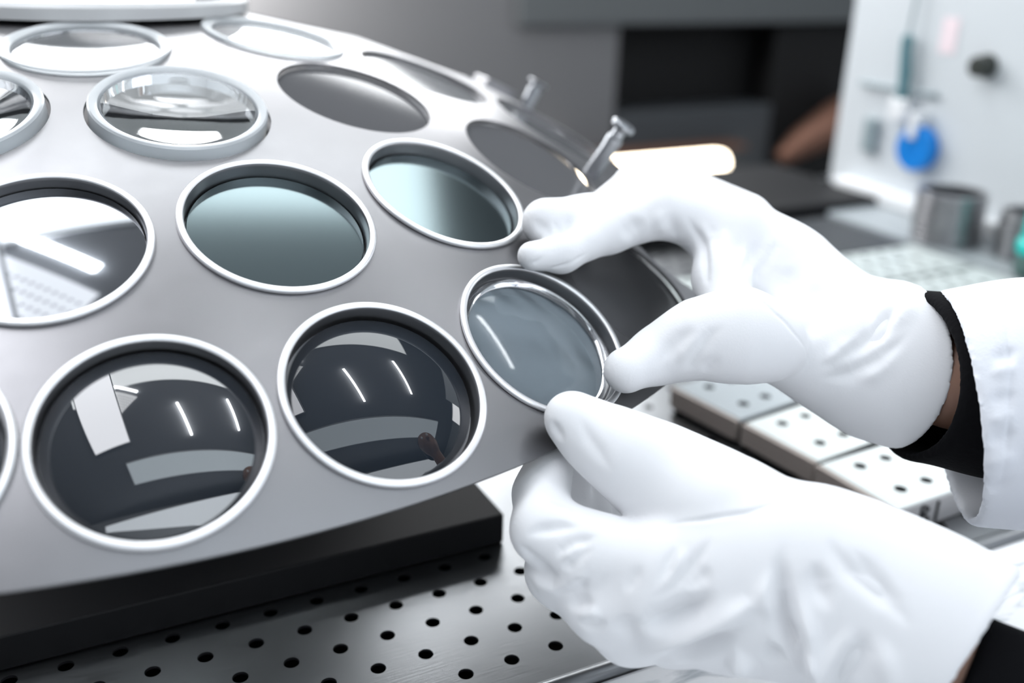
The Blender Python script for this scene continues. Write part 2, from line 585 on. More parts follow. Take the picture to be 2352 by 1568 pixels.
def convex(name, r, edge_z, sag, base_z, n=18, seg=96):
    R = (r * r + sag * sag) / (2 * sag)
    prof = [(0, base_z), (r * 0.5, base_z), (r, base_z), (r, edge_z)]
    for i in range(1, n + 1):
        x = r * (1 - i / n)
        prof.append((x, edge_z + math.sqrt(R * R - x * x) - (R - sag)))
    return lathe(name, prof, seg)


def disc(name, r, z0, z1, bev=0.0006, seg=96):
    return lathe(name, [(0, z0), (r - bev, z0), (r, z0 + bev), (r, z1 - bev), (r - bev, z1), (0, z1)], seg)


big = convex('convex_lens', 0.0404, -0.004, 0.0095, -0.0084)
tag(link('convex_lens', big, 'coated', smooth=60, matrix=SEAT['K']), 'large mirror-like convex lens with a tall white blaze, nearest the camera', 'lens', 'convex coated lenses')
tag(link('convex_lens', convex('convex_lens', 0.0400, -0.0050, 0.0080, -0.0084), 'coated_low', smooth=60, matrix=SEAT['L']),
    'dark convex lens with one short light streak, between the big mirror-like lens and the hands', 'lens', 'convex coated lenses')
tag(link('convex_lens', big, None, matrix=SEAT['Q']), 'convex lens mostly outside the left edge, only its rim in view', 'lens', 'convex coated lenses')
tag(link('clear_lens', convex('clear_lens', 0.0408, -0.0035, 0.0010, -0.0084), 'mirror', smooth=60, matrix=SEAT['F']),
    'clear glass lens full of white slanting reflections at the left edge', 'lens', 'clear lenses')
ml = tag(link('clear_lens', convex('clear_lens', 0.0372, -0.0065, 0.0035, -0.0086), 'tinted', smooth=60, matrix=SEAT['M']),
    'clear grey-looking lens being set between the two gloved hands', 'lens', 'clear lenses')
link('lens_edge', lathe('lens_edge', [(0.0374, -0.0084), (0.0408, -0.0084), (0.0408, -0.0046), (0.0400, -0.0040), (0.0384, -0.0048), (0.0374, -0.0066)], 128, True), 'glass', ml, smooth=50,
     matrix=SEAT['M'])
dk = disc('flat_filter', 0.0408, -0.0084, -0.0052)
tag(link('flat_filter', dk, 'filter_teal', smooth=40, matrix=SEAT['G']), 'flat dark lens with a pale teal band across its upper half, middle of the dome', 'filter', 'flat dark filters')
tag(link('flat_filter', dk, None, matrix=SEAT['H']), 'flat dark lens half teal and half grey, left of the gloved fingertips', 'filter', 'flat dark filters')
df = disc('dark_glass', 0.0446, -0.0062, -0.0030)
DARK = {'D': 'dark glass disc without a ring, right of the thick clear dish', 'E': 'narrow-looking dark disc near the far shoulder of the dome, half white with glare',
        'I': 'dark grey disc just above the gloved fingertips', 'J': 'narrow dark disc beside the standing locking pin',
        'N': 'near-black glass disc framed by the fingers and thumb of the far hand'}
for i, (k, lab) in enumerate(DARK.items()):
    tag(link('dark_glass', df, 'filter' if i == 0 else None, smooth=40 if i == 0 else None, matrix=SEAT[k]), lab, 'filter', 'dark glass discs')


def clear_dish(name, mtx, lab, h, well):
    t = empty(name, lab, 'lens', mtx, 'clear lens dishes')
    b = link('wall', lathe('wall', [(0.0375, -0.006), (0.0428, -0.006), (0.0432, h - 0.001), (0.0424, h), (0.0400, h), (0.0385, h - 0.001)], 128, True), 'dish_edge', t, smooth=40)
    c = link('lens_body', lathe('lens_body', [(0, -0.006), (0.0370, -0.006), (0.0372, h - 0.002), (0.034, h - 0.0024), (0.024, h - 0.0024 - well * .45),
                                              (0.012, h - 0.0024 - well * .85), (0, h - 0.0024 - well)], 128), 'plastic', t, smooth=60)
    for o in (b, c):
        o.matrix_world = mtx
    return t


clear_dish('clear_dish', SEAT['C'], 'thick clear dish-shaped lens with bluish rim and hollow centre, upper part of the dome', 0.0058, 0.005)
clear_dish('clear_dish', SEAT['P'], 'thick clear dish-shaped lens with bluish rim, cut by the left edge', 0.0058, 0.005)


def clear_flat(name, mtx, lab):
    t = empty(name, lab, 'lens', mtx, 'clear lens dishes')
    b = link('wall', lathe('wall', [(0.0385, -0.005), (0.0440, -0.005), (0.0445, 0.0018), (0.0436, 0.0026), (0.0395, 0.0020), (0.0385, 0.0010)], 128, True), 'dish_edge', t, smooth=40)
    c = link('lens_body', disc('lens_body', 0.0383, -0.005, -0.001), 'glass', t, smooth=40)
    for o in (b, c):
        o.matrix_world = mtx
    return t


clear_flat('clear_plate_lens', SEAT['A'], 'flat clear lens in a pale rim, just below the hub at upper left')
clear_flat('clear_plate_lens', SEAT['B'], 'pale whitish clear lens fading into the glare right of the hub')

# ------------------------------------------------------------------ perforated trays
def tray(poly_y0, poly_y1, x0, x1, mtx, lab, front=False, pitch=0.024, m='tray'):
    t = empty('perforated_tray', lab, 'tray', mtx, 'perforated trays on the bench')
    w, d = x1 - x0, poly_y1 - poly_y0
    hs = []
    nx = int((w - 0.02) / pitch)
    ny = max(1, int((d - 0.015) / 0.020))
    for i in range(nx):
        for j in range(ny):
            hs.append((0.022 + i * pitch, (j + 0.5) * d / ny))
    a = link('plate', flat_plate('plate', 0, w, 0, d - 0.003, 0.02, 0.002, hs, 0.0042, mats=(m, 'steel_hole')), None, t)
    b = link('frame', box('frame', 0.0, w, 0.0, d - 0.003, 0.0005, 0.0175), 'black', t)
    c = link('side_rail', box('side_rail', -0.0035, -0.0002, 0.0, d - 0.002, 0.004, 0.0195, 0.0006), 'tray_side', t)
    for o in (a, b, c):
        o.matrix_world = mtx
    return t


def tray_mtx(x, y, deg):
    return Matrix.Translation((x, y, TZ)) @ Matrix.Rotation(math.radians(deg), 4, 'Z')


TR1 = tray(0, 0.066, 0, 0.42, tray_mtx(0.3885, -0.396, 3.0), 'pale perforated tray nearest the counter, with a hand-lettered strip on its front')
TR2 = tray(0, 0.068, 0, 0.42, tray_mtx(0.3865, -0.329, 7.0), 'pale perforated tray between the lettered tray and the bluish one')
TR3 = tray(0, 0.070, 0, 0.20, tray_mtx(0.3780, -0.259, 9.0), 'bluish perforated tray partly under the far hand', m='shelf')
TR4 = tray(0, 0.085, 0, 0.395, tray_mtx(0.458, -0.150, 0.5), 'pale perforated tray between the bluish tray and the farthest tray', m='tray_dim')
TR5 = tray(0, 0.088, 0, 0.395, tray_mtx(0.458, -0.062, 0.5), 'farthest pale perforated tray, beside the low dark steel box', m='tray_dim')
# lettered strip
strip = link('name_strip', box('name_strip', 0.002, 0.10, -0.0012, -0.0002, 0.0008, 0.0185, 0.0002), 'tape', TR1, matrix=tray_mtx(0.3885, -0.396, 3.0))


def stroke(pts, r=0.0011):
    return tube_mesh('letter', [Vector((x, -0.0013, z)) for x, z in pts], r, 8)


ox = 0.0215
B1 = [(ox, 0.0025 + 0.0145 * i / 6) for i in range(7)]
B2 = [(ox + 0.0062 * math.sin(math.pi * i / 10), 0.0170 - 0.0066 * i / 10) for i in range(11)]
B3 = [(ox + 0.0075 * math.sin(math.pi * i / 10), 0.0104 - 0.0079 * i / 10) for i in range(11)]
def letter(strokes):
    b_ = bmesh.new()
    for s in strokes:
        me = stroke(s)
        b_.from_mesh(me)
        bpy.data.meshes.remove(me)
    me = bpy.data.meshes.new('letter')
    b_.to_mesh(me); b_.free()
    return link('letter', me, 'ink', strip, matrix=tray_mtx(0.3885, -0.396, 3.0))
letter([B1, B2, B3])
letter([[(ox + 0.0150, 0.0025 + 0.0145 * i / 6) for i in range(7)]])

# ------------------------------------------------------------------ right side: panel, shelf and what hangs or stands there
tag(link('back_panel', box('back_panel', 0.98, 1.0, -0.40, 0.300, TZ + 0.001, 1.55, 0.002), 'panel'),
    'white upright panel at the end of the bench with tools hung on it', 'panel')
_q = [(0.862, -0.40), (0.979, -0.40), (0.979, 0.290), (0.862, 0.174)]
_vs = [(x, y, z) for z in (TZ + 0.002, TZ + 0.02) for x, y in _q]
tag(link('wall_shelf', pydata('wall_shelf', _vs, [(3, 2, 1, 0), (4, 5, 6, 7), (0, 1, 5, 4), (1, 2, 6, 5), (2, 3, 7, 6), (3, 0, 4, 7)]), 'shelf_top'),
    'grey shelf along the foot of the white panel', 'shelf')
tag(link('ledge_strip', box('ledge_strip', 0.958, 0.9795, -0.40, 0.270, TZ + 0.0205, TZ + 0.040, 0.003), 'white'),
    'white strip where the panel meets the grey shelf', 'strip')
tag(link('steel_box', box('steel_box', 0.70, 0.858, 0.034, 0.170, TZ + 0.001, TZ + 0.018, 0.002), 'mach2'),
    'low dark steel box on the bench before the grey shelf', 'box')

tag(link('bench_dark_slab', box('bench_dark_slab', 0.40, 0.972, 0.185, 0.412, TZ + 0.001, TZ + 0.03, 0.004), 'black'),  # added slab, its black stands in for the dark bench top
    'added black slab darkening the back of the steel bench, behind the low dark box', 'dark slab')
# ring stacks
rme = lathe('metal_ring', [(0.033, 0), (0.0385, 0), (0.039, 0.0008), (0.039, 0.0052), (0.0385, 0.006), (0.033, 0.006)], 48, True)
rme.materials.append(M['stack'])
ORD = ['lowest', 'second', 'third', 'fourth', 'fifth', 'sixth', 'seventh', 'eighth', 'ninth', 'tenth']


def stack(x, y, n, words_, sc=1.0):
    for i in range(n):
        o = link('metal_ring', rme, None, smooth=40 if not rme.polygons[0].use_smooth else None,
                 matrix=Matrix.Translation((x + rng.uniform(-.001, .001), y + rng.uniform(-.001, .001), TZ + 0.0202 + i * 0.0066)) @ Matrix.Diagonal((sc, sc, 1, 1)))
        where = 'topmost steel ring' if i == n - 1 else ('lowest steel ring' if i == 0 else ORD[i] + ' steel ring from the bottom')
        tag(o, f'{where} of the {words_}', 'ring', 'stacked steel rings on the shelf')


stack(0.905, 0.026, 9, 'taller stack on the grey shelf')
stack(0.931, -0.056, 8, 'narrower stack beside the teal bottle', 0.72)
bt = empty('squeeze_bottle', 'teal bottle at the right edge in front of the ring stacks', 'bottle', Matrix.Translation((0.888, -0.116, TZ + 0.02)))
mt = Matrix.Translation((0.888, -0.116, TZ + 0.0203))
a = link('body', lathe('body', [(0, 0), (0.026, 0), (0.028, 0.003), (0.028, 0.018), (0.0275, 0.020)] + [(0.0275, 0.021), (0.0275, 0.022), (0.026, 0.024), (0, 0.024)], 48), 'bottle_base', bt, smooth=40)
b = link('cap', lathe('cap', [(0, 0.0245), (0.029, 0.0245), (0.030, 0.027), (0.030, 0.036), (0.0285, 0.038), (0.026, 0.040), (0.0255, 0.085), (0.022, 0.092), (0, 0.094)], 48), 'teal', bt, smooth=40)
for o in (a, b):
    o.matrix_world = mt

PX = 0.98


def panel_mtx(y, z):
    return Matrix(((0, 0, -1, PX - 0.0004), (-1, 0, 0, y), (0, 1, 0, z), (0, 0, 0, 1)))


tp = empty('tape_roll', 'round blue roll hung low on the white panel', 'roll', panel_mtx(0.146, 0.902))
a = link('roll', lathe('roll', [(0.010, 0), (0.0265, 0), (0.028, 0.002), (0.028, 0.016), (0.0265, 0.018), (0.010, 0.018)], 48, True), 'blue', tp, smooth=40)
b = link('core', lathe('core', [(0.0, 0.0), (0.0095, 0), (0.0095, 0.017), (0.0, 0.017)], 32), 'blue', tp, smooth=40)
for o in (a, b):
    o.matrix_world = panel_mtx(0.146, 0.902)
h = link('white_hook', box('white_hook', -0.006, 0.006, 0.012, 0.045, 0.0, 0.022, 0.002), 'white', tp, matrix=panel_mtx(0.150, 0.902))
br = empty('hanging_brush', 'grey-teal handled brush hanging upright on the white panel', 'brush', panel_mtx(0.185, 0.96))
a = link('handle', tube_mesh('handle', [(0.004, 0.0, 0.012), (0.002, 0.03, 0.012), (-0.003, 0.06, 0.012), (-0.003, 0.075, 0.012), (-0.003, 0.078, 0.012)], [0.0065, 0.008, 0.0072, 0.0075, 0.003], 16), 'teal_handle', br, smooth=50)
b = link('bristle_head', box('bristle_head', -0.012, 0.016, -0.028, 0.0, 0.006, 0.018, 0.003), 'white', br)
c = link('hanging_cord', tube_mesh('hanging_cord', [(-0.003, 0.077, 0.012), (-0.002, 0.12, 0.010), (-0.002, 0.16, 0.008)], 0.0022, 8), 'greyp', br, smooth=60)
for o in (a, b, c):
    o.matrix_world = panel_mtx(0.185, 0.96)
a = tag(link('tool_rail', tube_mesh('tool_rail', [(-0.062, 0, 0.0), (-0.062, 0, 0.007), (0.0, -0.001, 0.008), (0.062, 0, 0.007), (0.062, 0, 0.0)], 0.0028, 10), 'greyp', smooth=60, matrix=panel_mtx(0.200, 0.970)),
        'thin grey rod across the white panel behind the brush', 'rod')
a = tag(link('round_knob', lathe('round_knob', [(0, 0), (0.014, 0), (0.014, 0.006), (0.012, 0.009), (0.012, 0.02), (0.010, 0.022), (0, 0.022)], 32), 'knob', smooth=40, matrix=panel_mtx(0.073, 1.012)),
        'small dark round knob on the white panel, upper right', 'knob')
a = tag(link('paper_tag', box('paper_tag', -0.012, 0.012, -0.024, 0.018, 0.0, 0.0008), 'pink', matrix=panel_mtx(0.136, 1.044)),
        'pale pink paper tag stuck high on the white panel', 'tag')
a = tag(link('wall_clip', box('wall_clip', -0.010, 0.012, -0.024, 0.022, 0.0, 0.010, 0.003), 'greyp', matrix=panel_mtx(0.233, 0.905)),
        'grey clip low on the white panel, left of the blue roll', 'clip')

# ------------------------------------------------------------------ machine behind
mc = empty('coating_machine', 'dark coating machine cabinet behind the dome', 'machine', Matrix.Translation((0.9, 1.3, 0)))
def mpart(name, m, *b, bevel=0.004):
    return link(name, box(name, *b, bevel), m, mc, matrix=Matrix.Identity(4))
mpart('side_wall', 'mach', -1.6, 1.243, 1.30, 2.2, 0.0, 1.25)
mpart('top_beam', 'mach3', 0.97, 2.6, 1.28, 1.40, 0.962, 1.3)
mpart('chamber', 'void', 1.25, 2.6, 1.42, 2.2, 0.0, 0.96)
mpart('lower_panel', 'mach2', 1.25, 1.73, 1.30, 1.40, 0.40, 0.755)
mpart('door_post', 'void', 1.74, 2.6, 1.33, 1.40, 0.0, 0.955)
lp = empty('tube_lamp', 'glowing warm tube lamp low on the dark machine', 'lamp', Matrix.Translation((1.4, 1.27, 0.62)))
a = link('glass_tube', tube_mesh('glass_tube', [(1.13, 1.262, 0.628), (1.14, 1.262, 0.628), (1.53, 1.262, 0.622), (1.552, 1.262, 0.622), (1.564, 1.262, 0.622)], [0.028, 0.031, 0.031, 0.026, 0.012], 24), 'lamp', lp, smooth=60, matrix=Matrix.Identity(4))
b = link('reflector', box('reflector', 1.13, 1.60, 1.225, 1.298, 0.662, 0.672, 0.002), 'copper', lp, matrix=Matrix.Identity(4))
tag(link('copper_reflection', tube_mesh('copper_reflection', [(1.74, 1.26, 0.62), (1.80, 1.25, 0.66), (1.90, 1.24, 0.71), (2.0, 1.24, 0.75)], [0.02, 0.04, 0.055, 0.055], 24), 'copper', smooth=60),  # added shape, its copper colour stands in for a brown reflection
    'dull copper shape standing for a brown reflection between the machine and the white panel', 'reflection')


# ------------------------------------------------------------------ soft bodies: distance fields meshed with surface nets
def surface_nets(f, origin, h):
    """Naive surface nets of the zero level of f on a regular grid."""
    nx, ny, nz = f.shape
    s = f < 0
    c = np.zeros((nx - 1, ny - 1, nz - 1), np.int8)
    for dx in (0, 1):
        for dy in (0, 1):
            for dz in (0, 1):
                c += s[dx:nx - 1 + dx, dy:ny - 1 + dy, dz:nz - 1 + dz]
    act = (c > 0) & (c < 8)
    idx = np.full(act.shape, -1, np.int64)
    I, J, K = np.nonzero(act)
    idx[I, J, K] = np.arange(len(I))
    acc = np.zeros((len(I), 3)); cnt = np.zeros(len(I))
    cor = [(0, 0, 0), (1, 0, 0), (0, 1, 0), (1, 1, 0), (0, 0, 1), (1, 0, 1), (0, 1, 1), (1, 1, 1)]
    for a in range(8):
        for b in range(a + 1, 8):
            if sum(abs(cor[a][q] - cor[b][q]) for q in range(3)) != 1:
                continue
            fa = f[I + cor[a][0], J + cor[a][1], K + cor[a][2]]
            fb = f[I + cor[b][0], J + cor[b][1], K + cor[b][2]]
            m = (fa < 0) != (fb < 0)
            t = np.where(m, fa / np.where(m, fa - fb, 1), 0)
            for q in range(3):
                acc[:, q] += np.where(m, cor[a][q] + t * (cor[b][q] - cor[a][q]), 0)
            cnt += m
    v = acc / cnt[:, None] + np.stack([I, J, K], 1)
    v = v * h + np.asarray(origin)
    faces = []
    for ax in range(3):
        o1, o2 = [(1, 2), (2, 0), (0, 1)][ax]
        sl0 = [slice(None)] * 3; sl1 = [slice(None)] * 3
        sl0[ax] = slice(0, f.shape[ax] - 1); sl1[ax] = slice(1, f.shape[ax])
        e = s[tuple(sl0)] != s[tuple(sl1)]
        i, j, k = np.nonzero(e)
        p = np.stack([i, j, k], 1)
        ok = (p[:, o1] > 0) & (p[:, o2] > 0) & (p[:, o1] < f.shape[o1] - 1) & (p[:, o2] < f.shape[o2] - 1)
        p = p[ok]
        neg = s[p[:, 0], p[:, 1], p[:, 2]]
        q = []
        for d1, d2 in ((1, 1), (0, 1), (0, 0), (1, 0)):
            w = p.copy(); w[:, o1] -= d1; w[:, o2] -= d2
            q.append(idx[w[:, 0], w[:, 1], w[:, 2]])
        q = np.stack(q, 1)
        q[~neg] = q[~neg][:, ::-1]
        faces.append(q)
    return v, np.concatenate(faces)


def smin(a, b, k):
    h = np.maximum(k - np.abs(a - b), 0) / k
    return np.minimum(a, b) - h * h * k * 0.25


def chain_sdf(P, nodes, k, flat=None):
    """Rounded-cone chain through nodes (x, y, z, r), flattened along a unit axis by a factor if asked."""
    d = None
    for (a, b) in zip(nodes, nodes[1:]) if len(nodes) > 1 else [(nodes[0], nodes[0])]:
        A_ = np.array(a[:3]); B_ = np.array(b[:3]); ba = B_ - A_
        pa = P - A_
        bb = float(ba @ ba)
        t = np.clip((pa @ ba) / bb, 0, 1) if bb > 0 else np.zeros(P.shape[:-1])
        q = pa - t[..., None] * ba
        if flat is not None:
            ax, fac = flat
            q = q + ((fac - 1) * (q @ np.array(ax)))[..., None] * np.array(ax)
        dd = np.sqrt((q * q).sum(-1)) - (a[3] + t * (b[3] - a[3]))
        d = dd if d is None else smin(d, dd, k)
    return d


def polyline_dist(V, pts):
    best = np.full(len(V), 1e9); par = np.zeros(len(V))
    n = len(pts) - 1
    for i in range(n):
        a = np.array(pts[i]); b = np.array(pts[i + 1]); ba = b - a
        t = np.clip(((V - a) @ ba) / max(1e-12, ba @ ba), 0, 1)
        d = np.linalg.norm(V - a - t[:, None] * ba, axis=1)
        m = d < best
        best[m] = d[m]; par[m] = (i + t[m]) / n
    return best, par


def vert_normals(V, Q):
    n = np.zeros_like(V)
    fn = np.cross(V[Q[:, 2]] - V[Q[:, 0]], V[Q[:, 3]] - V[Q[:, 1]])
    for c in range(4):
        np.add.at(n, Q[:, c], fn)
    return n / np.maximum(1e-12, np.linalg.norm(n, axis=1))[:, None]


def relax(V, Q, it, lam=0.5):
    e = np.concatenate([Q[:, [0, 1]], Q[:, [1, 2]], Q[:, [2, 3]], Q[:, [3, 0]]])
    deg = np.zeros(len(V)); np.add.at(deg, e[:, 0], 1); np.add.at(deg, e[:, 1], 1)
    for i in range(it):
        s = np.zeros_like(V)
        np.add.at(s, e[:, 0], V[e[:, 1]]); np.add.at(s, e[:, 1], V[e[:, 0]])
        l = lam if i % 2 == 0 else -lam * 1.03
        V = V + l * (s / deg[:, None] - V)
    return V


def soft_mesh(name, groups, h, folds=(), cut=None, wall=0.0042, hollow=0.05, relax_it=8, pad=0.012):
    """groups: list of (nodes, blend inside the chain, blend to the rest, flat); cut: (point, normal) opens the body there."""
    allp = np.array([n for g in groups for n in g[0]])
    lo = (allp[:, :3] - allp[:, 3:]).min(0) - pad
    hi = (allp[:, :3] + allp[:, 3:]).max(0) + pad
    dims = np.ceil((hi - lo) / h).astype(int) + 1
    P = np.stack(np.meshgrid(*[lo[i] + h * np.arange(dims[i]) for i in range(3)], indexing='ij'), -1).astype(np.float32)
    d = None
    for nodes, kin, kout, flat in groups:
        c = chain_sdf(P, nodes, kin, flat)
        d = c if d is None else smin(d, c, kout)
    if cut is not None:
        cp, cn = np.array(cut[0]), np.array(cut[1])
        s = (P - cp) @ cn
        inner = np.maximum(d + wall, -(s + hollow))
        d = -smin(-d, -s, 0.003)
        d = -smin(-d, inner, 0.003)
    V, Q = surface_nets(d, lo, h)
    V = relax(V, Q, relax_it)
    if len(folds):
        # one 1->4 split for the folds
        me = pydata(name, V, Q.tolist())
        bm = bmesh.new(); bm.from_mesh(me)
        bmesh.ops.subdivide_edges(bm, edges=bm.edges[:], cuts=1, use_grid_fill=True)
        bm.to_mesh(me); bm.free()
        nv_ = len(me.vertices)
        V = np.empty(nv_ * 3); me.vertices.foreach_get('co', V); V = V.reshape(-1, 3)
        Q = np.array([list(p.vertices) for p in me.polygons])
        bpy.data.meshes.remove(me)
        V = relax(V, Q, 4)
        N = vert_normals(V, Q)
        D = np.zeros(len(V))
        for pts, width, amp in folds:
            dist, par = polyline_dist(V, pts)
            fade = np.clip(np.minimum(par, 1 - par) / 0.42, 0, 1)
            fade = fade * fade * (3 - 2 * fade)
            wd = width * (0.55 + 0.45 * fade)
            D += amp * np.exp(-(dist / wd) ** 2) * fade
        V = V + N * D[:, None]
        V = relax(V, Q, 2)
    return pydata(name, V, Q.tolist())

# ------------------------------------------------------------------ the person: gloves
RIGHT = [
    ([(0.28487, -0.34229, 0.99021, 0.02178), (0.29784, -0.3697, 0.97092, 0.02509), (0.30573, -0.39782, 0.95241, 0.02809), (0.31747, -0.4235, 0.94088, 0.03319), (0.3262, -0.43896, 0.94317, 0.03642), (0.34756, -0.47083, 0.95003, 0.0391)], 0.02, 0.004, ((0.4181, 0.8271, -0.3758), 1.35)),   # palm
    ([(0.25314, -0.4053, 0.95727, 0.01877), (0.28874, -0.41475, 0.94415, 0.02273), (0.31039, -0.42391, 0.93743, 0.02644)], 0.01, 0.012, None),   # thenar
    ([(0.26724, -0.3522, 0.98871, 0.01519), (0.25529, -0.36992, 0.97633, 0.01296), (0.24711, -0.39114, 0.96576, 0.01296)], 0.008, 0.01, None),   # web
    ([(0.16369, -0.33548, 0.98906, 0.00738), (0.18225, -0.33253, 0.98747, 0.00909), (0.2146, -0.3255, 0.99422, 0.011), (0.24513, -0.33188, 1.0035, 0.0134), (0.27658, -0.34851, 0.99391, 0.01858)], 0.006, 0.008, None),   # index
    ([(0.18225, -0.31466, 0.99913, 0.01268), (0.20688, -0.31129, 0.99561, 0.01396), (0.2413, -0.30445, 0.99841, 0.01447), (0.27054, -0.31438, 1.0011, 0.016), (0.29395, -0.33446, 0.99094, 0.01929)], 0.006, 0.005, None),   # middle
    ([(0.23875, -0.28141, 0.9936, 0.011), (0.26601, -0.27468, 1.00361, 0.0133), (0.28424, -0.28189, 1.00268, 0.01386), (0.30831, -0.3129, 0.98783, 0.01765)], 0.006, 0.005, None),   # ring
    ([(0.26589, -0.26252, 0.98872, 0.00946), (0.29602, -0.25879, 0.99745, 0.01126), (0.32234, -0.29159, 0.98381, 0.01448)], 0.006, 0.006, None),   # little
    ([(0.18495, -0.39471, 0.94729, 0.01093), (0.20771, -0.39031, 0.95035, 0.01206), (0.22252, -0.39874, 0.95892, 0.01678), (0.23938, -0.40842, 0.96169, 0.02068), (0.25293, -0.41444, 0.9582, 0.01846)], 0.012, 0.0025, None),   # thumb
]
LEFT = [
    ([(0.15809, -0.48408, 0.89102, 0.02757), (0.1795, -0.49576, 0.89447, 0.03221), (0.20075, -0.50979, 0.90053, 0.03286), (0.2185, -0.52863, 0.89211, 0.03538), (0.23565, -0.54811, 0.88163, 0.03833), (0.25501, -0.57063, 0.87222, 0.04098)], 0.02, 0.004, ((0.4181, 0.8271, -0.3758), 1.35)),   # palm
    ([(0.14904, -0.40116, 0.91975, 0.00726), (0.1351, -0.41154, 0.91226, 0.00924), (0.12781, -0.41904, 0.90681, 0.01103), (0.12055, -0.43834, 0.90203, 0.01394), (0.13287, -0.45625, 0.89761, 0.01568), (0.14982, -0.47628, 0.899, 0.01779)], 0.008, 0.006, None),   # index
    ([(0.15512, -0.40378, 0.90477, 0.00777), (0.14446, -0.41381, 0.88947, 0.00966), (0.12831, -0.44192, 0.88148, 0.01553), (0.13648, -0.46643, 0.87921, 0.01732), (0.148, -0.4806, 0.88747, 0.01957)], 0.008, 0.004, None),   # middle
    ([(0.1669, -0.40332, 0.8923, 0.00752), (0.15611, -0.41456, 0.88217, 0.00899), (0.14261, -0.4461, 0.86692, 0.0135), (0.14623, -0.46958, 0.86716, 0.01628), (0.15465, -0.48486, 0.8775, 0.01792)], 0.008, 0.004, None),   # ring
    ([(0.17578, -0.4063, 0.87964, 0.00677), (0.16855, -0.41551, 0.8673, 0.00835), (0.16122, -0.44832, 0.85079, 0.01229), (0.1642, -0.47378, 0.85928, 0.01316), (0.17273, -0.49148, 0.86974, 0.01633)], 0.008, 0.004, None),   # little
    ([(0.14024, -0.41955, 0.94294, 0.0108), (0.14804, -0.42721, 0.93582, 0.01155), (0.15819, -0.43941, 0.92984, 0.0154), (0.17235, -0.45143, 0.92021, 0.02026), (0.18267, -0.47393, 0.91409, 0.02333), (0.19497, -0.49047, 0.91, 0.02509)], 0.015, 0.004, None),   # thumb
]
RCUT = [(0.32124, -0.43516, 0.94336), (0.96201, -0.23602, -0.13723)]
LCUT = [(0.25281, -0.55379, 0.88822), (0.40167, -0.87963, -0.25477)]
